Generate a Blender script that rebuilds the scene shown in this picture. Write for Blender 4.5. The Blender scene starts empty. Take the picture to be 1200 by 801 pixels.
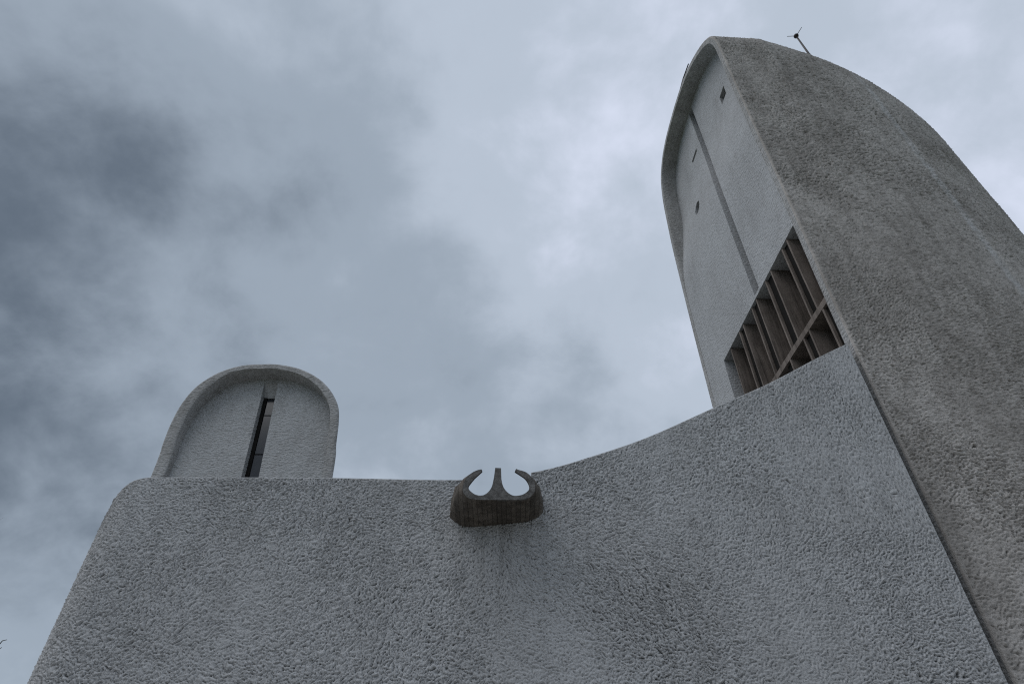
import bpy, bmesh, math, random
import numpy as np
from mathutils import Vector, Matrix

random.seed(7)
scene = bpy.context.scene
R = math.radians
COL = scene.collection

# ---------------------------------------------------------------- camera
PITCH = math.atan(710.0 / 825.0)            # looking up at the chapel
cam_d = bpy.data.cameras.new("camera")
cam_d.sensor_width = 36.0
cam_d.lens = 36.0 * 710.0 / 1200.0
cam_d.clip_start = 0.05
cam_d.clip_end = 5000
cam = bpy.data.objects.new("camera", cam_d)
COL.objects.link(cam)
cam.location = (0, 0, 1.6)
cam.rotation_euler = (math.pi / 2 + PITCH, 0, 0)
scene.camera = cam

# ---------------------------------------------------------------- world
SUN_EL, SUN_AZ = R(58), R(-112)              # azimuth measured from +Y towards +X
world = bpy.data.worlds.new("World")
scene.world = world
world.use_nodes = True
wt = world.node_tree
for n in list(wt.nodes):
    wt.nodes.remove(n)


def nd(tree, kind, **kw):
    n = tree.nodes.new(kind)
    for k, v in kw.items():
        if k == "inp":
            for kk, vv in v.items():
                n.inputs[kk].default_value = vv
        else:
            setattr(n, k, v)
    return n


def lk(tree, a, b):
    tree.links.new(a, b)


def mth(tree, op, a, b=None, c=None, clamp=False):
    n = tree.nodes.new("ShaderNodeMath")
    n.operation = op
    n.use_clamp = clamp
    for i, v in enumerate((a, b, c)):
        if v is None:
            continue
        if isinstance(v, (int, float)):
            n.inputs[i].default_value = v
        else:
            tree.links.new(v, n.inputs[i])
    return n.outputs[0]


def sky_dir(u, v):
    """compass direction of a patch of cloud"""
    c, s = math.cos(PITCH), math.sin(PITCH)
    x, y = (u - 600) / 710.0, (400.5 - v) / 710.0
    d = Vector((x, c - s * y, s + c * y))
    return d.normalized()


out_w = nd(wt, "ShaderNodeOutputWorld")
bg = nd(wt, "ShaderNodeBackground")
bg.inputs["Strength"].default_value = 0.1
sky = nd(wt, "ShaderNodeTexSky", sky_type="NISHITA", sun_disc=False)
sky.sun_elevation = SUN_EL
sky.sun_rotation = SUN_AZ
tcw = nd(wt, "ShaderNodeTexCoord")
DIRV = tcw.outputs["Generated"]
sep = nd(wt, "ShaderNodeSeparateXYZ")
lk(wt, DIRV, sep.inputs[0])
# clouds live on a flat layer overhead: divide by elevation
zc = mth(wt, "ADD", mth(wt, "MAXIMUM", sep.outputs[2], 0.0), 0.75)
px = mth(wt, "DIVIDE", sep.outputs[0], zc)
py = mth(wt, "DIVIDE", sep.outputs[1], zc)
cmb = nd(wt, "ShaderNodeCombineXYZ")
lk(wt, px, cmb.inputs[0])
lk(wt, py, cmb.inputs[1])


def wnoise(scale, detail, rough, dist, off):
    mp = nd(wt, "ShaderNodeMapping")
    mp.inputs["Location"].default_value = off
    lk(wt, cmb.outputs[0], mp.inputs[0])
    n = nd(wt, "ShaderNodeTexNoise")
    n.inputs["Scale"].default_value = scale
    n.inputs["Detail"].default_value = detail
    n.inputs["Roughness"].default_value = rough
    n.inputs["Distortion"].default_value = dist
    lk(wt, mp.outputs[0], n.inputs["Vector"])
    return n.outputs["Fac"]


n1 = wnoise(3.2, 5, 0.52, 0.15, (12.3, 4.1, 6.0))
n2 = wnoise(8.0, 7, 0.56, 0.15, (8.2, 4.4, 1.3))
n3 = wnoise(0.8, 3, 0.45, 0.1, (1.2, 9.4, 2.3))
# brighter and darker banks of cloud, each round its own direction
val = mth(wt, "ADD", mth(wt, "MULTIPLY", mth(wt, "SUBTRACT", n1, 0.5), 0.45),
          mth(wt, "MULTIPLY", mth(wt, "SUBTRACT", n2, 0.5), 0.62))
val = mth(wt, "ADD", val, mth(wt, "MULTIPLY", mth(wt, "SUBTRACT", n3, 0.5), 0.35))
BANKS = [  # u, v, spread (1-cos), gain
    (-40, 300, 0.03, -0.22),
    (120, 180, 0.035, -0.18),
    (-20, 560, 0.018, -0.22),
    (180, 430, 0.006, 0.06),
    (405, 235, 0.005, -0.12),
    (385, 190, 0.003, -0.06),
    (410, 305, 0.003, 0.16),
    (360, 380, 0.006, -0.08),
    (560, 470, 0.012, -0.10),
    (330, 120, 0.010, 0.05),
    (660, 150, 0.022, 0.20),
    (660, 330, 0.010, 0.06),
    (800, 440, 0.006, 0.14),
    (1150, 60, 0.09, 0.34),
    (30, 750, 0.008, 0.05),
]
for (u, v, w, g) in BANKS:
    dv = sky_dir(u, v)
    dot = nd(wt, "ShaderNodeVectorMath", operation="DOT_PRODUCT")
    lk(wt, DIRV, dot.inputs[0])
    dot.inputs[1].default_value = dv
    q = mth(wt, "SUBTRACT", 1.0, dot.outputs["Value"])
    e = mth(wt, "POWER", 2.71828, mth(wt, "MULTIPLY", q, -1.0 / w))
    val = mth(wt, "ADD", val, mth(wt, "MULTIPLY", e, g))
val = mth(wt, "ADD", val, 0.53, clamp=True)
ramp = nd(wt, "ShaderNodeValToRGB")
cr = ramp.color_ramp
cr.interpolation = "EASE"
cr.elements[0].position = 0.0
cr.elements[0].color = (0.085, 0.108, 0.138, 1)
cr.elements[1].position = 1.0
cr.elements[1].color = (0.54, 0.58, 0.69, 1)
e = cr.elements.new(0.4)
e.color = (0.245, 0.29, 0.345, 1)
e = cr.elements.new(0.7)
e.color = (0.36, 0.41, 0.48, 1)
lk(wt, val, ramp.inputs[0])
scl = nd(wt, "ShaderNodeVectorMath", operation="SCALE")
scl.inputs["Scale"].default_value = 10.0     # x0.1 background strength
lk(wt, ramp.outputs[0], scl.inputs[0])
mixw = nd(wt, "ShaderNodeMix", data_type="RGBA")
mixw.inputs["Factor"].default_value = 0.96    # closed cloud deck
lk(wt, sky.outputs[0], mixw.inputs[6])
lk(wt, scl.outputs[0], mixw.inputs[7])
lk(wt, mixw.outputs[2], bg.inputs["Color"])
lk(wt, bg.outputs[0], out_w.inputs["Surface"])

sun_d = bpy.data.lights.new("sun", "SUN")
sun_d.energy = 0.9
sun_d.angle = R(60)
sun_d.color = (1.0, 0.97, 0.94)
sun = bpy.data.objects.new("sun", sun_d)
COL.objects.link(sun)
sdir = Vector((math.sin(SUN_AZ) * math.cos(SUN_EL), math.cos(SUN_AZ) * math.cos(SUN_EL), math.sin(SUN_EL)))
sun.rotation_euler = (-sdir).to_track_quat("-Z", "Y").to_euler()
sun.location = (-20, -5, 40)

scene.cycles.use_denoising = False
scene.cycles.filter_width = 1.15
scene.view_settings.view_transform = "Standard"
scene.view_settings.look = "None"
scene.view_settings.exposure = 0.45
scene.view_settings.gamma = 1.0
scene.view_settings.use_curve_mapping = False


# ---------------------------------------------------------------- materials
def new_mat(name):
    m = bpy.data.materials.new(name)
    m.use_nodes = True
    t = m.node_tree
    b = t.nodes["Principled BSDF"]
    return m, t, b


def tnoise(t, vec, scale, detail=4, rough=0.55, dist=0.0):
    n = t.nodes.new("ShaderNodeTexNoise")
    n.inputs["Scale"].default_value = scale
    n.inputs["Detail"].default_value = detail
    n.inputs["Roughness"].default_value = rough
    n.inputs["Distortion"].default_value = dist
    if vec is not None:
        t.links.new(vec, n.inputs["Vector"])
    return n


def mapping(t, vec, scale=(1, 1, 1), rot=(0, 0, 0), loc=(0, 0, 0)):
    mp = t.nodes.new("ShaderNodeMapping")
    mp.inputs["Scale"].default_value = scale
    mp.inputs["Rotation"].default_value = rot
    mp.inputs["Location"].default_value = loc
    t.links.new(vec, mp.inputs[0])
    return mp.outputs[0]


def cramp(t, fac, stops):
    r = t.nodes.new("ShaderNodeValToRGB")
    els = r.color_ramp.elements
    els[0].position, els[0].color = stops[0][0], (*stops[0][1], 1)
    els[1].position, els[1].color = stops[-1][0], (*stops[-1][1], 1)
    for p, c in stops[1:-1]:
        x = els.new(p)
        x.color = (*c, 1)
    t.links.new(fac, r.inputs[0])
    return r.outputs[0]


def mixc(t, fac, a, b, mode="MIX"):
    n = t.nodes.new("ShaderNodeMix")
    n.data_type = "RGBA"
    n.blend_type = mode
    for idx, v in ((0, fac), (6, a), (7, b)):
        if isinstance(v, (int, float)):
            n.inputs[idx].default_value = v
        elif isinstance(v, tuple):
            n.inputs[idx].default_value = (*v, 1)
        else:
            t.links.new(v, n.inputs[idx])
    return n.outputs[2]


def stucco(name, light, dark, dirt_shade, grain=1.0, depth=0.02, disp=True, dirt_amount=0.5,
           stripe=None, zsq=1.5, drip=None):
    """thrown cement render, whitewashed and weathered"""
    m, t, b = new_mat(name)
    tc = t.nodes.new("ShaderNodeTexCoord")
    P = tc.outputs["Object"]
    nc = tnoise(t, P, 48 * grain, 3, 0.65)
    if disp:                                        # relief is modelled; only the grain is left
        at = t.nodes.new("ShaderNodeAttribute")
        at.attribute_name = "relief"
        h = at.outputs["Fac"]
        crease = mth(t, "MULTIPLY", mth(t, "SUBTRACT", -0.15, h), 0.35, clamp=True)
        hb = nc.outputs["Fac"]
    else:
        wob = tnoise(t, P, 8 * grain, 3)
        s2 = nd(t, "ShaderNodeVectorMath", operation="SCALE")
        lk(t, wob.outputs["Color"], s2.inputs[0])
        s2.inputs["Scale"].default_value = 0.09 / grain
        ad = nd(t, "ShaderNodeVectorMath", operation="ADD")
        lk(t, P, ad.inputs[0])
        lk(t, s2.outputs[0], ad.inputs[1])
        Q = mapping(t, ad.outputs[0], scale=(0.8, 0.8, zsq), rot=(0.05, 0.12, 0.1))
        vo = t.nodes.new("ShaderNodeTexVoronoi")
        vo.feature = "SMOOTH_F1"
        vo.inputs["Scale"].default_value = 13 * grain
        vo.inputs["Smoothness"].default_value = 0.3
        lk(t, Q, vo.inputs["Vector"])
        nb = tnoise(t, P, 0.8, 4, 0.6)
        amp = mth(t, "ADD", mth(t, "MULTIPLY", nb.outputs["Fac"], 1.2), 0.4)
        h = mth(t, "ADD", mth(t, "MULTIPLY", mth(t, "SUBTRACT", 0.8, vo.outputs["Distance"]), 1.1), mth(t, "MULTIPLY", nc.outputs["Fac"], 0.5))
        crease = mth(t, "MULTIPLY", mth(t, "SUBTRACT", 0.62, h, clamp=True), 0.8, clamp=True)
        hb = mth(t, "MULTIPLY", h, amp)
    bp = t.nodes.new("ShaderNodeBump")
    bp.inputs["Strength"].default_value = 1.0
    bp.inputs["Distance"].default_value = depth
    lk(t, hb, bp.inputs["Height"])
    lk(t, bp.outputs[0], b.inputs["Normal"])
    # colour: whitewash, grey weathering in big soft patches, relief shade painted into the pits, streaks
    big = tnoise(t, mapping(t, P, scale=(0.9, 0.9, 0.6)), 0.7, 6, 0.62, 0.4)
    col = cramp(t, big.outputs["Fac"], [(0.3, dark), (0.5, tuple((x + y) / 2 for x, y in zip(dark, light))), (0.68, light)])
    mid = tnoise(t, P, 3.3, 6, 0.7, 0.3)
    md = mth(t, "MULTIPLY", mth(t, "SUBTRACT", mid.outputs["Fac"], 0.46, clamp=True), 3.2 * dirt_amount, clamp=True)
    col = mixc(t, md, col, dirt_shade)
    pit_shade = crease
    col = mixc(t, pit_shade, col, dirt_shade)
    stn = tnoise(t, mapping(t, P, scale=(2.6, 2.6, 0.22)), 1.6, 6, 0.68)
    st = mth(t, "MULTIPLY", mth(t, "SUBTRACT", stn.outputs["Fac"], 0.50, clamp=True), 3.0 * dirt_amount, clamp=True)
    col = mixc(t, st, col, tuple(0.75 * x for x in dirt_shade))
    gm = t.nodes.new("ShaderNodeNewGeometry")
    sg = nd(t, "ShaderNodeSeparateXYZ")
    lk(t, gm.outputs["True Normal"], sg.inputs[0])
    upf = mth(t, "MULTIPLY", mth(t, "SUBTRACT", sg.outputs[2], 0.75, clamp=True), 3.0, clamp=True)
    col = mixc(t, upf, col, tuple(0.8 * x for x in dirt_shade))     # lichen on level copings
    fine = tnoise(t, P, 60, 3, 0.7)
    col = mixc(t, 0.35, col, mixc(t, 1.0, col, cramp(t, fine.outputs["Fac"], [(0.3, (0.55, 0.55, 0.55)), (0.7, (1.25, 1.25, 1.25))]), "MULTIPLY"))
    if drip:                                         # rusty damp run-off below the spout
        dx_, dz_, hw_, ln_ = drip
        spd = nd(t, "ShaderNodeSeparateXYZ")
        lk(t, P, spd.inputs[0])
        dn = tnoise(t, mapping(t, P, scale=(6, 1, 0.5)), 1.7, 6, 0.7)
        q1 = mth(t, "DIVIDE", mth(t, "ABSOLUTE", mth(t, "SUBTRACT", spd.outputs[0], dx_)), hw_)
        q2 = mth(t, "DIVIDE", mth(t, "SUBTRACT", dz_, spd.outputs[2]), ln_)
        fd = mth(t, "MULTIPLY", mth(t, "SUBTRACT", 1.0, mth(t, "MULTIPLY", q1, q1), clamp=True), mth(t, "SUBTRACT", 1.0, q2, clamp=True))
        fd = mth(t, "MULTIPLY", fd, mth(t, "GREATER_THAN", q2, -0.15))
        fd = mth(t, "MULTIPLY", fd, mth(t, "ADD", mth(t, "MULTIPLY", mth(t, "SUBTRACT", dn.outputs["Fac"], 0.42, clamp=True), 4.5, clamp=True), 0.15), clamp=True)
        col = mixc(t, mth(t, "MULTIPLY", fd, 0.38), col, (0.11, 0.10, 0.085))
    if stripe:                                       # a repaired joint, paler than the rest
        (sx, sy, wd, zmid, cst) = stripe
        spx = nd(t, "ShaderNodeSeparateXYZ")
        lk(t, P, spx.inputs[0])
        jn = tnoise(t, P, 2.2, 5, 0.65)
        dist = mth(t, "ABSOLUTE", mth(t, "ADD", mth(t, "SUBTRACT", spx.outputs[0], sx),
                                      mth(t, "MULTIPLY", mth(t, "SUBTRACT", jn.outputs["Fac"], 0.5), 0.3)))
        f = mth(t, "MULTIPLY", mth(t, "SUBTRACT", 1.0, mth(t, "DIVIDE", dist, wd), clamp=True), 1.6, clamp=True)
        patch = mth(t, "MULTIPLY", mth(t, "SUBTRACT", tnoise(t, P, 1.3, 4, 0.75).outputs["Fac"], 0.33, clamp=True), 4.0, clamp=True)
        front = mth(t, "MULTIPLY", mth(t, "LESS_THAN", spx.outputs[1], sy), mth(t, "MULTIPLY", mth(t, "SUBTRACT", spx.outputs[2], 9.5, clamp=True), 0.5, clamp=True))
        f = mth(t, "MULTIPLY", mth(t, "MULTIPLY", f, patch), front)
        col = mixc(t, mth(t, "MULTIPLY", f, 0.85), col, cst)
    lk(t, col, b.inputs["Base Color"])
    b.inputs["Roughness"].default_value = 0.92
    b.inputs["Specular IOR Level"].default_value = 0.25
    return m


def concrete(name, c1, c2, scale=3.0, bump=0.003, boards=None, rough=0.9, streak=0.0):
    m, t, b = new_mat(name)
    tc = t.nodes.new("ShaderNodeTexCoord")
    P = tc.outputs["Object"]
    n = tnoise(t, P, scale, 7, 0.65, 0.2)
    col = cramp(t, n.outputs["Fac"], [(0.32, c1), (0.68, c2)])
    f = tnoise(t, P, 45, 4, 0.7)
    col = mixc(t, 0.5, col, mixc(t, 1.0, col, cramp(t, f.outputs["Fac"], [(0.3, (0.5, 0.5, 0.5)), (0.72, (1.35, 1.35, 1.35))]), "MULTIPLY"))
    if streak:
        sn = tnoise(t, mapping(t, P, scale=(5, 5, 0.35)), 2.0, 6, 0.7)
        col = mixc(t, mth(t, "MULTIPLY", mth(t, "SUBTRACT", sn.outputs["Fac"], 0.45, clamp=True), 5.0 * streak, clamp=True), col, tuple(0.35 * x for x in c1))
        sn2 = tnoise(t, mapping(t, P, scale=(6, 6, 0.5), loc=(4, 2, 1)), 2.0, 5, 0.7)
        col = mixc(t, mth(t, "MULTIPLY", mth(t, "SUBTRACT", sn2.outputs["Fac"], 0.55, clamp=True), 3.0 * streak, clamp=True), col, tuple(min(1, 1.5 * x) for x in c2))
    h = mth(t, "ADD", f.outputs["Fac"], tnoise(t, P, 14, 4).outputs["Fac"])
    if boards:                                      # marks of the shuttering boards
        sp = nd(t, "ShaderNodeSeparateXYZ")
        lk(t, P, sp.inputs[0])
        wb = tnoise(t, P, 1.5, 2)
        xx = mth(t, "MULTIPLY", mth(t, "ADD", sp.outputs[0], mth(t, "MULTIPLY", wb.outputs["Fac"], 0.03)), boards)
        fr = mth(t, "FRACT", xx)
        line = mth(t, "LESS_THAN", fr, 0.12)
        wn = t.nodes.new("ShaderNodeTexWhiteNoise")
        wn.noise_dimensions = "1D"
        lk(t, mth(t, "FLOOR", xx), wn.inputs["W"])
        tone = mth(t, "ADD", mth(t, "MULTIPLY", wn.outputs["Value"], 0.45), 0.75)
        tn = nd(t, "ShaderNodeCombineXYZ")
        for i in range(3):
            lk(t, tone, tn.inputs[i])
        col = mixc(t, 1.0, col, tn.outputs[0], "MULTIPLY")
        col = mixc(t, mth(t, "MULTIPLY", line, 0.4), col, (0.008, 0.007, 0.006))
        h = mth(t, "SUBTRACT", h, mth(t, "MULTIPLY", line, 1.2))
    dp = t.nodes.new("ShaderNodeBump")
    dp.inputs["Strength"].default_value = 1.0
    dp.inputs["Distance"].default_value = bump
    lk(t, h, dp.inputs["Height"])
    lk(t, dp.outputs[0], b.inputs["Normal"])
    lk(t, col, b.inputs["Base Color"])
    b.inputs["Roughness"].default_value = rough
    b.inputs["Specular IOR Level"].default_value = 0.3
    return m


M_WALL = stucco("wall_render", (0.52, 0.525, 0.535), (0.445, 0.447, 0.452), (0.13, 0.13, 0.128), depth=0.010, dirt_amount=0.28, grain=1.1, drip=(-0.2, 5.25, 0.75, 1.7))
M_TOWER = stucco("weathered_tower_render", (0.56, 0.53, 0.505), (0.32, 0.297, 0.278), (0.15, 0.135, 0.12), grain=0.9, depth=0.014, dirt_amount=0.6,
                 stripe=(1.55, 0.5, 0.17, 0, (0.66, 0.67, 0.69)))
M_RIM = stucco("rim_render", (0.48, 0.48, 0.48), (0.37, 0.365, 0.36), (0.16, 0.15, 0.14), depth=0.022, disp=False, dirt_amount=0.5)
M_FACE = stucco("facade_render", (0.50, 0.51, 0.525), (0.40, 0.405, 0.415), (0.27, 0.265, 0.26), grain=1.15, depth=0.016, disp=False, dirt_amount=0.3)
M_FACE2 = stucco("small_facade_render", (0.50, 0.51, 0.52), (0.42, 0.425, 0.43), (0.25, 0.24, 0.23), grain=1.0, depth=0.030, disp=False, dirt_amount=0.35, zsq=2.3)
M_FIN = concrete("grille_concrete", (0.14, 0.116, 0.10), (0.25, 0.21, 0.185), scale=1.3, bump=0.004, streak=0.7)
M_SPOUT = concrete("spout_concrete", (0.075, 0.062, 0.05), (0.16, 0.14, 0.12), scale=4.0, bump=0.010, boards=15.0, streak=0.6)
M_SPOUT_EDGE = concrete("spout_edge_concrete", (0.06, 0.057, 0.054), (0.19, 0.185, 0.18), scale=12, bump=0.012)


def plain(name, col, rough=0.6, metal=0.0, spec=0.5):
    m, t, b = new_mat(name)
    tc = t.nodes.new("ShaderNodeTexCoord")
    n = tnoise(t, tc.outputs["Object"], 6, 4)
    c = cramp(t, n.outputs["Fac"], [(0.3, tuple(x * 0.75 for x in col)), (0.7, tuple(x * 1.2 for x in col))])
    lk(t, c, b.inputs["Base Color"])
    b.inputs["Roughness"].default_value = rough
    b.inputs["Metallic"].default_value = metal
    b.inputs["Specular IOR Level"].default_value = spec
    return m


M_GLASS = plain("dark_glass", (0.012, 0.015, 0.02), 0.12, 0.0, 0.5)
M_DARK = plain("dark_interior", (0.015, 0.014, 0.013), 0.9, 0.0, 0.1)
M_METAL = plain("dark_metal", (0.04, 0.035, 0.035), 0.55, 0.6)
M_BARK = concrete("bark", (0.05, 0.04, 0.035), (0.10, 0.085, 0.075), scale=8, bump=0.01)
M_ROOF = concrete("roof_concrete", (0.18, 0.18, 0.175), (0.28, 0.28, 0.27), scale=1.0)
M_GRAVEL = concrete("pale_gravel", (0.28, 0.27, 0.25), (0.42, 0.40, 0.37), scale=2.0, bump=0.01)
M_GRASS = concrete("grass_ground", (0.035, 0.055, 0.02), (0.075, 0.10, 0.04), scale=1.2, bump=0.03)


# ---------------------------------------------------------------- helpers
def link_mesh(name, verts, faces, mat, parent=None, smooth=True, weld=0.0, sharp=None, recalc=False, heights=None):
    off = Vector(parent["base"]) if parent is not None and "base" in parent else Vector((0, 0, 0))
    me = bpy.data.meshes.new(name)
    V = np.asarray(verts, dtype=float) - np.array(off)
    me.from_pydata(V.tolist(), [], faces)
    if heights is not None:
        set_relief(me, heights)
    if weld or recalc:
        bm = bmesh.new()
        bm.from_mesh(me)
        if weld:
            bmesh.ops.remove_doubles(bm, verts=bm.verts, dist=weld)
        if recalc:
            bmesh.ops.recalc_face_normals(bm, faces=bm.faces)
        bm.to_mesh(me)
        bm.free()
    me.polygons.foreach_set("use_smooth", [smooth] * len(me.polygons))
    if sharp is not None:
        me.set_sharp_from_angle(angle=R(sharp))
    me.update()
    me.materials.append(mat)
    o = bpy.data.objects.new(name, me)
    COL.objects.link(o)
    if parent is not None:
        o.parent = parent
    return o


def thing(name, label, cat, loc, group=None):
    o = bpy.data.objects.new(name, None)
    COL.objects.link(o)
    o.location = loc
    o.empty_display_size = 0.3
    o["base"] = tuple(loc)
    o["label"] = label
    o["category"] = cat
    if group:
        o["group"] = group
    return o


def sub(parent_part, child):
    """sub-part: same local frame as its part"""
    child.parent = parent_part
    return child


def part_of(part, root):
    part["base"] = tuple(root["base"])
    return part


def grid_faces(nr, nc, wrap=False, flip=False, base=0):
    f = []
    for i in range(nr - 1):
        for j in range(nc - 1 if not wrap else nc):
            a = base + i * nc + j
            b_ = base + i * nc + (j + 1) % nc
            c = base + (i + 1) * nc + (j + 1) % nc
            d = base + (i + 1) * nc + j
            f.append((a, d, c, b_) if flip else (a, b_, c, d))
    return f


def catmull(pts, n=10):
    P = np.array(pts, float)
    P = np.vstack([2 * P[0] - P[1], P, 2 * P[-1] - P[-2]])
    o = []
    for i in range(1, len(P) - 2):
        p0, p1, p2, p3 = P[i - 1:i + 3]
        for t in np.linspace(0, 1, n, endpoint=False):
            o.append(0.5 * ((2 * p1) + (-p0 + p2) * t + (2 * p0 - 5 * p1 + 4 * p2 - p3) * t * t + (-p0 + 3 * p1 - 3 * p2 + p3) * t ** 3))
    o.append(P[-2])
    return np.array(o)


def resample(P, n, tt=None):
    d = np.r_[0, np.cumsum(np.linalg.norm(np.diff(P, axis=0), axis=1))]
    t = np.linspace(0, d[-1], n) if tt is None else np.asarray(tt) * d[-1]
    return np.stack([np.interp(t, d, P[:, k]) for k in range(P.shape[1])], 1)


def offset_curve(P, w):
    """shift an open curve sideways; w may be an array"""
    T = np.gradient(P, axis=0)
    T /= np.maximum(np.linalg.norm(T, axis=1), 1e-9)[:, None]
    N = np.stack([T[:, 1], -T[:, 0]], 1)
    return P + N * np.asarray(w).reshape(-1, 1)


def tube(points, radii, n=8):
    P = [Vector(p) for p in points]
    vs, fs = [], []
    for i, p in enumerate(P):
        t = (P[min(i + 1, len(P) - 1)] - P[max(i - 1, 0)]).normalized()
        up = Vector((0, 0, 1)) if abs(t.z) < 0.9 else Vector((1, 0, 0))
        x = t.cross(up).normalized()
        y = t.cross(x)
        for k in range(n):
            a = 2 * math.pi * k / n
            vs.append(p + (x * math.cos(a) + y * math.sin(a)) * radii[i])
    fs += grid_faces(len(P), n, wrap=True)
    fs.append(tuple(range(n)))
    fs.append(tuple(range((len(P) - 1) * n, len(P) * n))[::-1])
    return vs, fs


def merge(lst):
    V, F = [], []
    for v, f in lst:
        b = len(V)
        V += list(v)
        F += [tuple(i + b for i in x) for x in f]
    return V, F


def cut(target, cutters):
    """carve the cutters out of target, then drop them"""
    for c in cutters:
        m = target.modifiers.new("cut", "BOOLEAN")
        m.operation = "DIFFERENCE"
        m.solver = "EXACT"
        m.object = c
    dg = bpy.context.evaluated_depsgraph_get()
    dg.update()
    me = bpy.data.meshes.new_from_object(target.evaluated_get(dg))
    target.modifiers.clear()
    old = target.data
    target.data = me
    bpy.data.meshes.remove(old)
    for c in cutters:
        d = c.data
        bpy.data.objects.remove(c)
        bpy.data.meshes.remove(d)


def loft_box(frame, rows):
    """rows of (z, s0, s1, l0, l1) -> closed solid"""
    V, F = [], []
    for (z, s0, s1, l0, l1) in rows:
        for s, l in ((s0, l0), (s1, l0), (s1, l1), (s0, l1)):
            V.append(frame(s, l, z))
    F += grid_faces(len(rows), 4, wrap=True)
    F.append((0, 1, 2, 3))
    n = len(rows)
    F.append((4 * n - 1, 4 * n - 2, 4 * n - 3, 4 * n - 4))
    return V, F


def frame_of(origin, S, A):
    o, S, A = np.array(origin, float), np.array(S, float), np.array(A, float)

    def f(s, l, z):
        p = o + S * s + A * l
        return (p[0], p[1], z)
    return f


RNG = np.random.RandomState(11)


def soft_field(u, v, wl, seed, n=14):
    """slow smooth random field, about -1..1"""
    r = np.random.RandomState(seed)
    o = np.zeros_like(u)
    for k in range(n):
        a, ph, m = r.uniform(0, 2 * math.pi), r.uniform(0, 2 * math.pi), r.uniform(0.6, 2.0)
        o += np.cos(2 * math.pi * m / wl * (u * math.cos(a) + v * math.sin(a)) + ph) / m ** 0.7
    return o / math.sqrt(n)


def ridges(u, v, wl, ang, seed, width=0.92, per=3, along=3.0, wob=0.55):
    """lumps and folds of thrown render: ripples of wavelength wl across direction ang"""
    r = np.random.RandomState(seed)
    T = 256
    cell = wl * width
    px_, py_ = r.rand(per, T, T), r.rand(per, T, T)
    wgt, ph = r.choice([-1.0, 1.0], (per, T, T)) * r.uniform(0.5, 1.2, (per, T, T)), r.uniform(0, 6.283, (per, T, T))
    wob_ = r.normal(0, wob, (per, T, T))
    uc, vc = u / cell, v / cell
    iu, iv = np.floor(uc).astype(int), np.floor(vc).astype(int)
    o = np.zeros(u.shape)
    for du in (-1, 0, 1):
        for dv in (-1, 0, 1):
            a, b_ = (iu + du) % T, (iv + dv) % T
            for k in range(per):
                x = uc - (iu + du + px_[k][a, b_])
                y = vc - (iv + dv + py_[k][a, b_])
                an = ang + wob_[k][a, b_]
                ca, sa = np.cos(an), np.sin(an)
                xp, xq = x * ca + y * sa, y * ca - x * sa
                o += wgt[k][a, b_] * np.exp(-5.0 * xp * xp - along * xq * xq) * np.cos(6.283 * width * xp + ph[k][a, b_])
    return o / o.std()


def relief(u, v, wl, ang, seed):
    wu, wv_ = soft_field(u, v, 6 * wl, seed + 1) * wl * 0.5, soft_field(u, v, 6 * wl, seed + 2) * wl * 0.5
    a = ridges(u + wu, v + wv_, wl, ang, seed + 3)
    b_ = ridges(u, v, wl * 0.48, ang + 0.3, seed + 4, per=2)
    c = ridges(u, v, wl * 0.5, ang, seed + 6, width=0.8, per=2, along=4.0, wob=1.2)
    h = 0.72 * a + 0.42 * b_ + 0.3 * c
    # crowded lumps: round tops, narrow creases
    h = np.where(h > 0, h * 0.75, h * 1.15)
    amp = np.clip(1.0 + 0.22 * soft_field(u, v, 3.0, seed + 5), 0.7, 1.4)
    return h * amp


def push(G, h, depth, out):
    """move a grid of points along its normals; out: a point the normals face away from"""
    du, dv = np.gradient(G, axis=0), np.gradient(G, axis=1)
    n = np.cross(du, dv)
    n /= np.maximum(np.linalg.norm(n, axis=2), 1e-9)[..., None]
    sg = np.sign(((G - np.asarray(out)) * n).sum(2).mean())
    return G + n * (h * depth * sg)[..., None]


def set_relief(me, h):
    at = me.attributes.new("relief", "FLOAT", "POINT")
    at.data.foreach_set("value", np.asarray(h, dtype=np.float32).ravel())


# ---------------------------------------------------------------- ground
gv, gf = [], []
gn = 41
for i in range(gn):
    for j in range(gn):
        x = (i / (gn - 1) * 2 - 1)
        y = (j / (gn - 1) * 2 - 1)
        X, Y = 1500 * x * abs(x), 1500 * y * abs(y)
        gv.append((X, Y, -0.03 * max(0.0, math.hypot(X, Y) - 60)))
gf = grid_faces(gn, gn, flip=True)
g = link_mesh("ground", gv, gf, M_GRASS, recalc=False)
g["kind"] = "structure"

fc = [(16 * math.cos(a) * 1.6, 3 + 14 * math.sin(a), 0.004) for a in np.linspace(0, 2 * math.pi, 48, endpoint=False)]  # unseen pale ground, added to bounce light up to soffits and spout
fo = link_mesh("bounce_gravel", fc, [tuple(range(48))], M_GRAVEL, smooth=False)
fo["kind"] = "structure"

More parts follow.
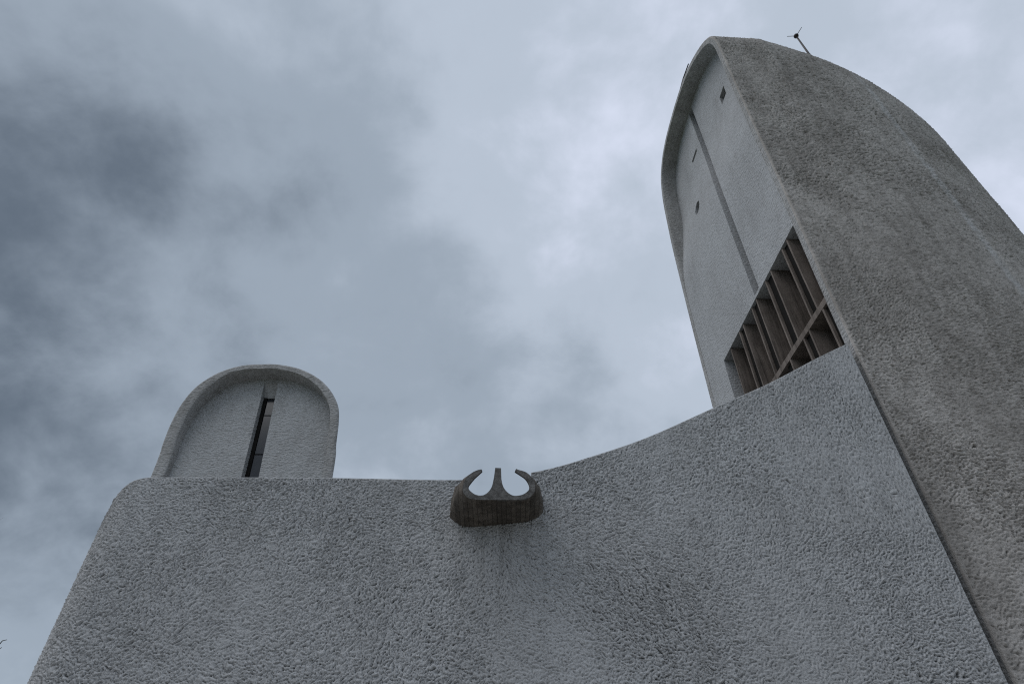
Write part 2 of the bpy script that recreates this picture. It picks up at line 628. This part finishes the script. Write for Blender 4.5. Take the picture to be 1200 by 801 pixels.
# ---------------------------------------------------------------- the curved wall
wall = thing("chapel_wall", "broad curved grey rendered wall across the bottom, dipping in the middle below the two towers", "wall", (0, 8.7, 0))
TOP = [(-6.6, 6.15), (-4.5, 6.15), (-2.78, 6.14), (-0.92, 6.10), (-0.28, 6.13), (0.53, 6.28), (1.36, 6.55), (2.23, 6.88), (3.39, 7.44), (4.48, 7.96), (5.57, 8.56), (6.3, 8.93), (6.5, 9.0)]
TOPC = catmull(TOP, 8)
RC = 0.75                                   # radius of the turn at the far left
XT = -5.65
TH_W = 0.55                                 # thickness
path = []                                   # x, y, nx, ny, ztop
x = 6.205
step = 0.0100
while x > XT:
    path.append((x, 8.5, 0.0, -1.0, float(np.interp(x, TOPC[:, 0], TOPC[:, 1]))))
    x -= step
TURN = catmull([(0, 6.15), (20, 6.10), (36, 5.97), (46, 5.76), (53, 5.46), (60, 5.1), (72, 4.85), (90, 4.5)], 8)
na = int(RC * math.pi / 2 / step)
for i in range(na + 1):
    a = i / na * math.pi / 2
    zt = float(np.interp(math.degrees(a), TURN[:, 0], TURN[:, 1]))
    path.append((XT - RC * math.sin(a), 8.5 + RC * (1 - math.cos(a)), -math.sin(a), -math.cos(a), zt))
zl = path[-1][4]
for i in range(1, 40):
    yy = 8.5 + RC + 0.2 * i
    path.append((XT - RC, yy, -1.0, 0.0, zl - 0.02 * i))
NOTCH = (-0.675, 0.295, 5.50)
rb = 0.012
NR, NR2 = 300, 150
ZC = 5.30
wv_, nper = [], None
ZLOW = 2.5
for k, (x, y, nx, ny, zt) in enumerate(path):
    if NOTCH[0] < x < NOTCH[1] and ny < -0.99:
        zt = NOTCH[2]
    # the render swells a little round the water spout
    prof = []
    prof.append((0.0, 0.0))
    for i in range(NR):
        prof.append((0.0, ZLOW + (ZC - ZLOW) * i / NR))
    for i in range(NR2):
        prof.append((0.0, ZC + (zt - rb - ZC) * i / (NR2 - 1)))
    for a in (22, 45, 68, 90):
        prof.append((rb * (1 - math.cos(R(a))), zt - rb + rb * math.sin(R(a))))
    prof.append((TH_W * 0.5, zt + 0.0))
    for a in (90, 45, 0):
        prof.append((TH_W - rb * (1 - math.cos(R(a))), zt - rb + rb * math.sin(R(a))))
    prof.append((TH_W, 0.0))
    nper = len(prof)
    # rounded arris at the free right-hand end
    back = 0.0
    if k < 4:
        back = 0.05 * (1 - math.sin(math.acos(1 - (k + 0.3) / 4.3)))
    for (w, z) in prof:
        sw = 0.0
        if ny < -0.99:
            r2 = ((x + 0.2) / 0.9) ** 2 + ((z - 5.0) / 0.9) ** 2
            sw = 0.10 * math.exp(-r2) * (1 if w < 0.2 else 0)
        wv_.append((x - nx * (w + (back if w < 0.3 else -back)) + nx * sw,
                    y - ny * (w + (back if w < 0.3 else -back)) + ny * sw, z))
wf = grid_faces(len(path), nper, flip=False)
wf.append(tuple(range(nper)))
n0 = (len(path) - 1) * nper
wf.append(tuple(range(n0, n0 + nper))[::-1])
G = np.array(wv_).reshape(len(path), nper, 3)
PA = np.array([(p[0], p[1]) for p in path])
arc = np.r_[0, np.cumsum(np.linalg.norm(np.diff(PA, axis=0), axis=1))]
k0, k1 = 1, 1 + NR + NR2
fx = 6.205 - arc[:, None] + 0 * G[:, k0:k1, 2]
fz = G[:, k0:k1, 2]
ang = 1.95 + 0.55 * soft_field(fx, fz, 4.5, 21)
rx_, rz_ = fx + 0.2, fz - 5.35
rr = np.hypot(rx_, rz_)
fan = np.arctan2(rz_, rx_) + math.pi / 2        # folds fan out below the spout
wgt_ = np.exp(-(rr / 1.25) ** 2) * np.clip(0.4 - rz_, 0, 1)
# blend as line directions (period pi)
c2, s2_ = np.cos(2 * ang) * (1 - wgt_) + np.cos(2 * fan) * wgt_, np.sin(2 * ang) * (1 - wgt_) + np.sin(2 * fan) * wgt_
ang = 0.5 * np.arctan2(s2_, c2)
hw = relief(fx, fz, 0.048, ang, 40)
edge = np.clip((G[:, k1 - 1, 2][:, None] - fz) / 0.012, 0.35, 1) * np.clip(np.arange(len(path))[:, None] / 5.0, 0, 1)
hw = hw * edge
F_ = G[:, k0:k1].copy()
G[:, k0:k1] = push(F_, hw, 0.0086, (0, 12, 4))
HW = np.zeros(G.shape[:2])
HW[:, k0:k1] = hw
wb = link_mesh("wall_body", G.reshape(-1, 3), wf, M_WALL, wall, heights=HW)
# roof slab behind the parapet
rv = [(-5.4, 9.1, 4.55), (5.9, 9.1, 4.55), (5.9, 24, 4.55), (-5.4, 24, 4.55), (-5.4, 9.1, 4.85), (5.9, 9.1, 4.85), (5.9, 24, 4.85), (-5.4, 24, 4.85)]
link_mesh("roof", rv, [(0, 3, 2, 1), (4, 5, 6, 7), (0, 1, 5, 4), (1, 2, 6, 5), (2, 3, 7, 6), (3, 0, 4, 7)], M_ROOF, wall, smooth=False)

# ---------------------------------------------------------------- water spout
c_, s_ = math.cos(PITCH), math.sin(PITCH)


def at_y(u, v, Y):
    x, yv = (u - 600) / 710.0, (400.5 - v) / 710.0
    d = (x, c_ - s_ * yv, s_ + c_ * yv)
    t = Y / d[1]
    return d[0] * t, 1.6 + d[2] * t


SK = 6.161
OUT = [(400, 196), (393, 183), (340, 200), (290, 240), (263, 300), (262, 345), (288, 380), (330, 398), (420, 403), (540, 403), (680, 400), (740, 387), (776, 350), (783, 300), (766, 250), (720, 205), (662, 186), (646, 180), (637, 198)]
INN = [(668, 217), (714, 250), (741, 295), (739, 328), (708, 357), (668, 371), (622, 371), (580, 345), (552, 305), (540, 255), (537, 174), (495, 172), (486, 240), (470, 308), (440, 350), (400, 371), (350, 364), (312, 336), (299, 308), (316, 280), (345, 245)]
YF, YB = 7.62, 8.75


def spout_outline():
    o = catmull(OUT, 4)[:, :2]
    a = catmull(INN[:10], 4)
    b_ = catmull(INN[10:12], 2)
    c = catmull(INN[12:], 4)
    P = np.vstack([o, a, INN[10], INN[11], c])
    return [at_y(500 + p[0] / SK, 520 + p[1] / SK, YF) for p in P]


spo = spout_outline()
xc = sum(p[0] for p in spo) / len(spo)
zb_ = min(p[1] for p in spo)
zmid = at_y(0, 520 + 318 / SK, YF)[1]
whalf = max(abs(p[0] - xc) for p in spo)
spv, NS = [], 12
for i in range(NS):
    t = i / (NS - 1)
    y = YF + (YB - YF) * t
    for (px_, pz_) in spo:
        e = t ** 0.62
        sx = 1 + (0.60 if px_ < xc else 0.52) * e
        dx = px_ - xc
        kz = min(1.0, max(0.0, (pz_ - zb_) / (zmid - zb_)))
        sx = 1 + (sx - 1) * (0.28 + 0.72 * math.sqrt(kz))
        if pz_ > zb_:
            pz_ += 0.10 * e * kz * max(0.0, 1 - max(0.0, pz_ - zmid) / 0.25)
        if abs(dx) > 0.2 and pz_ > zmid:
            # the horns open into plain upright sides behind the front
            k = min(1.0, 2.2 * t) * min(1.0, (pz_ - zmid) / 0.06)
            px_ = xc + math.copysign(abs(dx) + (whalf - 0.03 - abs(dx)) * k * 0.95, dx)
        elif abs(dx) <= 0.2 and pz_ > zmid:
            sx = 1.0
        low = max(0.0, 1 - (pz_ - zb_) / 0.35)
        spv.append((xc + (px_ - xc) * sx - 0.04 * e, y + (0 if i else random.uniform(-0.006, 0.006)), pz_ - 0.0 * e + low * (0.14 * (px_ - xc)) * e))
n_o = len(spo)
ff = grid_faces(NS, n_o, wrap=True, flip=False)
spout = link_mesh("rain_spout", spv, ff, M_SPOUT, wall, sharp=40, recalc=True)
spout["label"] = "dark brown concrete spout with two curled horns and a middle fin"
part_of(spout, wall)
# front and back faces of the section
from mathutils.geometry import tessellate_polygon
tris = tessellate_polygon([[Vector((p[0], p[1], 0)) for p in spo]])
lv = [(p[0], YF - 0.004, p[1]) for p in spo] + [(xc + (p[0] - xc) * 0.985, YF + 0.03, p[1]) for p in spo]
lf = [tuple(t) for t in tris] + [tuple(i + n_o for i in t[::-1]) for t in tris] + grid_faces(2, n_o, wrap=True)
lip = link_mesh("spout_lip", lv, lf, M_SPOUT_EDGE, wall, smooth=False, recalc=True)
lip.parent = spout


# ---------------------------------------------------------------- towers
def tower_shell(root, fr, right, left, sc, L, back, mat, rimmat, rim_w, depth_of, n_rows=700, dl=0.02, name="shell"):
    """right / left: half outlines from the ground to the crown, in (s, z);
    body runs back by L and is closed by a rounded domed end `back`(w, right profile)"""
    tt = np.r_[np.linspace(0, 0.115, 12)[:-1], np.linspace(0.115, 0.42, 560)[:-1], np.linspace(0.42, 0.66, 250)[:-1], np.linspace(0.66, 1, 240)]
    n_rows = len(tt)
    Rp = resample(catmull(right, 10), n_rows, tt)
    Lp = resample(catmull(left, 10), n_rows, tt)
    cols = []
    rnd = 0.045
    ls = [0.0, 0.012, 0.03, rnd] + list(np.arange(rnd + dl, L, dl)) + [L]

    def inset(P, l, sgn):
        w = 0.0 if l >= rnd else rnd - math.sqrt(max(0, rnd ** 2 - (rnd - l) ** 2))
        return offset_curve(P, sgn * w)
    for l in ls:
        P = inset(Rp, l, 1)
        cols.append([fr(p[0], l, p[1]) for p in P])
    nf = back["n"]
    fs_ = list(np.linspace(-math.pi / 2, math.radians(12), nf)) + list(np.linspace(math.radians(15), math.pi / 2, 30)[:-1])
    for f in fs_[1:]:
        w = math.cos(f) ** 0.75
        side = Rp if f < 0 else Lp
        Rm = sc - Rp[0, 0]
        col = []
        B = back["prof"](tt)             # normalised (rho, z)
        for p, q in zip(side, B):
            half = max(abs(sc - side[0, 0]), 1e-6)
            rho = abs(p[0] - sc) / half * (1 - w) + q[0] * w
            z = p[1] * (1 - w) + q[1] * w
            col.append(fr(sc + half * rho * math.sin(f), L + back["rx"] * rho * math.cos(f), z))
        cols.append(col)
    for l in ls[::-1]:
        P = inset(Lp, l, -1)
        cols.append([fr(p[0], l, p[1]) for p in P])
    G = np.array(cols)
    nc_, mid = len(cols), n_rows // 2
    uu = np.r_[0, np.cumsum(np.linalg.norm(np.diff(G[:, mid], axis=0), axis=1))][:, None] + np.zeros((1, n_rows))
    vv = np.r_[0, np.cumsum(np.linalg.norm(np.diff(G[nc_ // 4], axis=0), axis=1))][None, :] + np.zeros((nc_, 1))
    an_ = 1.6 + 0.45 * soft_field(uu, vv, 5.0, 77)
    mix_ = np.clip((vv - 9.5) / 5.0, 0, 1)
    ht = relief(uu, vv, 0.062, an_, 60) * (1 - mix_) * 0.0105 + relief(uu, vv, 0.10, an_, 160) * mix_ * 0.0125
    ht /= 0.0105
    ht *= np.clip((1.0 - np.linspace(0, 1, n_rows)) / 0.03, 0, 1)[None, :] * np.clip(np.arange(nc_) / 4.0, 0, 1)[:, None] * np.clip(np.arange(nc_)[::-1] / 8.0, 0, 1)[:, None]
    ctr = np.array(fr(sc, L, 8.0))
    G = push(G, ht, 0.0105, ctr)
    F = grid_faces(nc_, n_rows, flip=True)
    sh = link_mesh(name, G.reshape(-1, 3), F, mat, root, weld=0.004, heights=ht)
    # rim: front band and the reveal running back to the recessed face
    full = np.vstack([Rp, Lp[::-1][1:]])
    keep = np.ones(len(full), bool)
    outer = offset_curve(full, rnd)
    wv2 = rim_w if np.isscalar(rim_w) else np.array([rim_w(p) for p in full])
    inner = offset_curve(full, wv2)
    rv, nr = [], len(full)
    mids = (0, 0.5, 0.93)
    for q in mids:
        for a, b_ in zip(outer, inner):
            p = a + (b_ - a) * q
            rv.append(fr(p[0], 0.0, p[1]))
    for p in inner:
        d = depth_of(p[1])
        rv.append(fr(p[0], min(0.02, d * 0.3), p[1]))
    for q in (0.5, 1.0):
        for p in inner:
            d = depth_of(p[1]) + 0.02
            rv.append(fr(p[0], 0.02 + (d - 0.02) * q if d > 0.03 else d, p[1]))
    rf = grid_faces(6, nr, flip=False)
    rim = link_mesh("rim", rv, rf, rimmat, root, sharp=50)
    return sh, rim, inner


def face_slab(root, fr, inner, depth_of, thick, mat, name="facade"):
    """solid recessed face inside the rim"""
    # inner runs right-bottom -> crown -> left-bottom
    k = int(np.argmax(inner[:, 1]))
    rr, ll = inner[:k + 1], inner[k:][::-1]
    rr = rr[np.argsort(rr[:, 1])]
    ll = ll[np.argsort(ll[:, 1])]
    zmax = inner[k, 1] + 0.03
    zs = np.r_[np.linspace(0.0, zmax - 2.5, 36), zmax - 2.5 * (1 - np.sin(np.linspace(0, 1, 34)[1:-1] * math.pi / 2))]
    rows = []
    for z in zs:
        zz = min(z, inner[k, 1] - 0.001)
        s0 = np.interp(zz, rr[:, 1], rr[:, 0]) - 0.02
        s1 = np.interp(zz, ll[:, 1], ll[:, 0]) + 0.02
        if s1 - s0 < 0.02:
            continue
        rows.append((z, s0, s1, depth_of(z), depth_of(z) + thick))
    V, F = loft_box(fr, rows)
    return link_mesh(name, V, F, mat, root, recalc=True)


def cutter(V, F):
    return link_mesh("cutter", V, F, M_DARK, None, recalc=True, smooth=False)


def ramp01(z, a, b):
    t = min(1, max(0, (z - a) / (b - a)))
    return t * t * (3 - 2 * t)


# ---- tall tower on the right
P0 = (6.3807, 8.6)
S1, A1 = (-0.0555, 0.9985), (0.9985, 0.0555)
fr1 = frame_of(P0, S1, A1)
tower = thing("bell_tower", "tall weathered grey tower at right with an arched recessed face and a slatted concrete opening", "tower", (P0[0] + 3, P0[1] + 3, 0))
RT = [(0.02, 0), (0.02, 5), (0.0, 9), (-0.14, 13.2), (-0.25, 17.5), (-0.36, 20.4), (-0.36, 21.2), (-0.22, 21.8), (0.09, 22.25), (0.40, 22.55), (0.78, 22.84), (1.2, 23.1), (1.7, 23.33), (2.4, 23.5), (3.05, 23.58)]
LT = [(6.52, 0), (6.52, 6), (6.51, 12), (6.50, 15), (6.42, 18.7), (6.32, 20.2), (6.19, 21.5), (6.0, 22.32), (5.72, 22.88), (5.2, 23.32), (4.57, 23.54), (3.9, 23.6), (3.05, 23.58)]


def back_prof(zs, H, e=1.9):
    def f(n):
        t = np.linspace(0, 1, 80)
        # super-ellipse shoulder, sampled by angle
        a = t * math.pi / 2
        rho = np.cos(a) ** (2 / e)
        z = zs + (H - zs) * np.sin(a) ** (2 / e)
        P = np.vstack([[(1.0, 0.0)], np.stack([rho, z], 1)])
        Q = P.copy()
        Q[:, 0] *= 4.0
        Q = resample(Q, len(n), n)
        Q[:, 0] /= 4.0
        return Q
    return f


def D1(z):
    return 0.018 + 0.54 * ramp01(z, 16.5, 21.0)


sh1, rim1, inn1 = tower_shell(tower, fr1, RT, LT, 3.05, 1.6,
                              dict(n=340, rx=6.8, prof=back_prof(18.4, 23.58, 2.3)), M_TOWER, M_RIM, 0.22, D1)
face1 = face_slab(tower, fr1, inn1, D1, 0.7, M_FACE)
part_of(face1, tower)
cs = []
# window opening
WS0, WS1, WZ = 0.115, 5.03, 12.61
cs.append(cutter(*loft_box(fr1, [(7.0, WS0, WS1, -0.3, 1.2), (WZ, WS0, WS1, -0.3, 1.2)])))
# narrow groove from the crown down to the window


def groove_s(z):
    d = D1(z)
    return 2.15 + 1.42 * d


rows = []
for z in np.linspace(12.7, 23.28, 24):
    rows.append((float(z), groove_s(z), groove_s(z) + 0.30, D1(z) - 0.1, D1(z) + 0.28))
cs.append(cutter(*loft_box(fr1, rows)))
# peepholes
dd = D1(20.5)
cs.append(cutter(*loft_box(fr1, [(20.28, 0.88, 1.28, dd - 0.2, dd + 1), (20.78, 0.88, 1.28, dd - 0.2, dd + 1)])))
dd = D1(21.2)
cs.append(cutter(*loft_box(fr1, [(21.27, 3.58, 4.08, dd - 0.2, dd + 1), (21.43, 3.55, 4.12, dd - 0.2, dd + 1)])))
dd = D1(18.9)
ring = []
for l in (dd - 0.3, dd + 1.0):
    for k in range(28):
        a = 2 * math.pi * k / 28
        ring.append(fr1(4.34 + 0.18 * math.cos(a) - 0.15 * math.sin(a), l, 18.9 + 0.25 * math.cos(a) + 0.21 * math.sin(a)))
cs.append(cutter(ring, grid_faces(2, 28, wrap=True) + [tuple(range(28)), tuple(range(28, 56))[::-1]]))
cut(face1, cs)
face1.data.set_sharp_from_angle(angle=R(40))


def box_sl(fr, s0, s1, l0, l1, z0, z1):
    return loft_box(fr, [(z0, s0, s1, l0, l1), (z1, s0, s1, l0, l1)])


# slatted opening
gr = link_mesh("grille_window", *box_sl(fr1, WS0 - 0.05, WS1 + 0.05, 0.74, 0.80, 6.9, WZ + 0.1), M_DARK, tower, smooth=False, recalc=True)
part_of(gr, tower)
UP = [4.50, 3.79, 3.50, 2.85, 2.53, 1.89, 1.54, 0.85, 0.57]
LOW = [4.4, 3.7, 3.4, 2.75, 2.09, 1.37, 1.09, 0.44, 0.235]
for sset, z0, z1 in ((UP, 10.40, WZ - 0.004), (LOW, 7.05, 10.25)):
    for s in sset:
        fin = link_mesh("fin", *box_sl(fr1, s - 0.05, s, 0.035, 0.733, z0, z1), M_FIN, tower, smooth=False, recalc=True)
        fin.parent = gr
for a, b_, z0, z1 in ((3.50, 3.74, 10.40, WZ - 0.01), (2.53, 2.80, 10.40, WZ - 0.01), (1.54, 1.84, 10.40, WZ - 0.01), (0.57, 0.80, 10.40, WZ - 0.01),
                      (3.40, 3.65, 7.05, 10.25), (2.09, 2.35, 7.05, 10.25), (1.09, 1.32, 7.05, 10.25), (0.235, 0.39, 7.05, 10.25)):
    vp = link_mesh("gap_shade", *box_sl(fr1, a + 0.002, b_ - 0.002, 0.10, 0.13, z0, z1), M_DARK, tower, smooth=False, recalc=True)  # dark sheet standing in for the shade between paired fins
    vp.parent = gr
tr = link_mesh("transom", *box_sl(fr1, WS0 + 0.004, WS1 - 0.004, 0.03, 0.733, 10.252, 10.398), M_FIN, tower, smooth=False, recalc=True)
tr.parent = gr
# dark behind the peepholes
for (s, z, w, h) in ((1.08, 20.53, 0.5, 0.6), (3.83, 21.33, 0.6, 0.25), (4.34, 18.9, 0.75, 0.95)):
    d = D1(z)
    pn = link_mesh("peephole", *box_sl(fr1, s - w / 2, s + w / 2, d + 0.42, d + 0.45, z - h / 2, z + h / 2), M_GLASS, tower, smooth=False, recalc=True)

# lightning rod on the crown
ROD_H = 2.2
bx, by, bz = 9.95, 9.1, 21.3
rod = thing("lightning_rod", "thin metal rod with a round spiked head standing on the crown of the tall tower", "lightning rod", (bx, by, bz))
v, f = tube([(bx, by, bz), (bx, by, bz + 0.9), (bx, by, bz + ROD_H)], [0.04, 0.032, 0.026])
link_mesh("pole", v, f, M_METAL, rod, recalc=True)
bm = bmesh.new()
bmesh.ops.create_icosphere(bm, subdivisions=2, radius=0.085, matrix=Matrix.Translation(Vector((bx, by, bz + ROD_H + 0.05)) - Vector(rod["base"])))
me = bpy.data.meshes.new("head")
bm.to_mesh(me)
bm.free()
me.materials.append(M_METAL)
ho = bpy.data.objects.new("head", me)
COL.objects.link(ho)
ho.parent = rod
for ang in (40, 175, 290):
    q = Vector((bx, by, bz + ROD_H + 0.05))
    e = q + Vector((math.cos(R(ang)), math.sin(R(ang)), 0.1)) * 0.30
    v, f = tube([q, e], [0.012, 0.009], 5)
    link_mesh("spike", v, f, M_METAL, rod, recalc=True)

# conductor bar on the edge of the arch
bar = thing("conductor_bar", "short thin dark metal bar clamped along the left edge of the tall tower's arch", "metal bar", fr1(2.2, 0.2, 23.5))
v, f = tube([fr1(1.55, 0.15, 23.72), fr1(2.2, 0.15, 23.88), fr1(2.85, 0.15, 23.84)], [0.022, 0.022, 0.022], 6)
link_mesh("bar", v, f, M_METAL, bar, recalc=True)
v, f = tube([fr1(2.2, 0.15, 23.4), fr1(2.2, 0.15, 23.84)], [0.03, 0.04], 6)
link_mesh("clamp", v, f, M_METAL, bar, recalc=True)

# ---- small tower behind the wall on the left
fr2 = frame_of((0, 14.5), (-1, 0), (0, 1))
tower2 = thing("bell_tower", "small round-topped grey tower behind the wall at left with one narrow glazed slot", "tower", (-7.2, 16, 0))
R2 = [(4.62, 0), (4.66, 5), (4.77, 9.43), (4.86, 10.4), (4.93, 11.15), (5.06, 11.7), (5.42, 12.28), (5.9, 12.72), (6.5, 13.04), (7.1, 13.19), (7.45, 13.22)]
L2 = [(9.50, 0), (9.54, 5), (9.60, 9.45), (9.66, 10.4), (9.68, 11.0), (9.63, 11.65), (9.45, 12.25), (9.15, 12.66), (8.75, 12.97), (8.2, 13.17), (7.45, 13.22)]


def D2(z):
    return max(0.03, 0.18 + 0.37 * (z - 9.2) / 3.8)


def bp2(n):
    P = np.array([(1.0, 0.0), (0.97, 8), (0.9, 10.2), (0.8, 11.2), (0.62, 12.2), (0.35, 12.9), (0.0, 13.22)])
    return resample(catmull(P, 10), n)


# the body narrows behind its arch
def shell2():
    n = 200
    Rp, Lp = resample(catmull(R2, 10), n), resample(catmull(L2, 10), n)
    full = np.vstack([Rp, Lp[::-1][1:]])
    cols = []
    for l in [0, 0.012, 0.03, 0.06] + list(np.linspace(0.1, 3.6, 50)):
        w = 0.0 if l >= 0.06 else 0.06 - math.sqrt(max(0, 0.06 ** 2 - (0.06 - l) ** 2))
        P = offset_curve(full, w)
        q = max(0.0, l - 0.05) / 3.55
        sx = (1 - q) ** 0.62 if q < 1 else 0.0
        sz = (1 - q ** 1.9) ** 0.6 if q < 1 else 0.0
        cols.append([fr2(7.2 + (p[0] - 7.2) * max(sx, 0.01), l, 8.5 + (p[1] - 8.5) * max(sz, 0.0) if p[1] > 8.5 else p[1]) for p in P])
    V = [v for c in cols for v in c]
    return link_mesh("shell", V, grid_faces(len(cols), len(full), flip=True), M_RIM, tower2), full


sh2, full2 = shell2()
rnd = 0.06
outer = offset_curve(full2, rnd)
inner2 = offset_curve(full2, np.interp(full2[:, 0], [5.0, 6.2, 8.6, 9.4], [0.25, 0.20, 0.20, 0.36]))
rv = []
for q in (0, 0.5, 0.93):
    for a, b_ in zip(outer, inner2):
        p = a + (b_ - a) * q
        rv.append(fr2(p[0], 0.0, p[1]))
for p in inner2:
    rv.append(fr2(p[0], 0.02, p[1]))
for q in (0.5, 1.0):
    for p in inner2:
        rv.append(fr2(p[0], 0.02 + D2(p[1]) * q, p[1]))
link_mesh("rim", rv, grid_faces(6, len(full2)), M_RIM, tower2, sharp=50)
face2 = face_slab(tower2, fr2, inner2, D2, 0.28, M_FACE2)


def slot(z):
    return 6.80 + 0.125 * (z - 9.4), 7.27 + 0.11 * (z - 9.4)


cs = [cutter(*loft_box(fr2, [(z, *slot(z), 0.0, 1.3) for z in (7.5, 9.4, 11.2, 12.86)]))]
cut(face2, cs)
face2.data.set_sharp_from_angle(angle=R(40))


def slot_lean(z0, z1, d0, d1, e0, e1):
    return loft_box(fr2, [(z, slot(z)[0] + e0, slot(z)[1] + e1, D2(z) + d0, D2(z) + d1) for z in (z0, z1)])


win = link_mesh("slot_window", *slot_lean(7.5, 12.42, 0.27, 0.31, -0.05, 0.05), M_METAL, tower2, smooth=False, recalc=True)
part_of(win, tower2)
zz = [7.5, 10.35, 11.75, 12.42]
for i in range(3):
    pn = link_mesh("pane", *slot_lean(zz[i] + 0.02, zz[i + 1] - 0.02, 0.24, 0.262, -0.02, -0.11), M_GLASS, tower2, smooth=False, recalc=True)
    pn.parent = win
lrows = []
for z, l0 in ((12.42, 0.235), (12.90, 0.0)):
    lrows.append((z, slot(z)[0] - 0.02, slot(z)[1] + 0.02, D2(z) + l0, D2(z) + 0.5))
ln = link_mesh("lintel", *loft_box(fr2, lrows), M_RIM, tower2, recalc=True, sharp=40)
jm = link_mesh("frame", *loft_box(fr2, [(z, slot(z)[1] - 0.10, slot(z)[1] + 0.04, D2(z) + 0.20, D2(z) + 0.268) for z in (7.5, 12.415)]), M_DARK, tower2, smooth=False, recalc=True)
jm.parent = win

# ---------------------------------------------------------------- bare tree at the far left
tree = thing("bare_tree", "leafless tree twigs reaching in at the left edge beside the wall", "tree", (-21.5, 20, 0))
v, f = tube([(-21.5, 20, 0), (-21.4, 20.1, 2.0), (-21.6, 20, 4.2), (-21.5, 20.1, 6.4), (-21.3, 20, 8.0)], [0.26, 0.2, 0.16, 0.1, 0.05], 10)
link_mesh("trunk", v, f, M_BARK, tree, recalc=True)
tw = []


def twig(p, d, ln, r, lev):
    pts = [Vector(p)]
    dd = Vector(d).normalized()
    for i in range(4):
        dd = (dd + Vector((random.uniform(-.25, .25), random.uniform(-.25, .25), random.uniform(-.12, .22)))).normalized()
        pts.append(pts[-1] + dd * ln / 4)
    if max(q.x / max(q.y, 1) for q in pts) > -0.80:
        return
    tw.append(tube(pts, [r, r * .85, r * .7, r * .55, r * .35], 5))
    if lev > 0:
        for k in range(4):
            q = pts[random.randint(1, 4)]
            a = Vector((random.uniform(-1, 1), random.uniform(-1, 1), random.uniform(-.2, .8))).normalized()
            twig(q, dd * 0.9 + a * 0.8, ln * 0.62, r * 0.5, lev - 1)


for i in range(16):
    z = random.uniform(3, 7.8)
    a = random.uniform(0, 2 * math.pi)
    twig((-21.5, 20, z), (math.cos(a), math.sin(a), 0.7), random.uniform(1.6, 2.6), 0.05, 3)
x1, z1 = at_y(8, 749, 20)
x2, z2 = at_y(-3, 757, 20)
x3, z3 = at_y(2, 758, 20)
tw.append(tube([(-21.5, 20, 4.6), (-19.5, 20, 5.4), (-17.6, 20, 6.0), (x2, 20, z2), (x1 - .12, 20, z1 - .03), (x1, 20, z1)], [.06, .045, .03, .022, .014, .01], 5))
tw.append(tube([(x2 - .5, 20, z2 - .18), (x2, 20, z2 - .14), (x3, 20, z3)], [.02, .015, .01], 5))
link_mesh("crown", *merge(tw), M_BARK, tree, recalc=False)
for o in bpy.data.objects:
    if "base" in o:
        del o["base"]
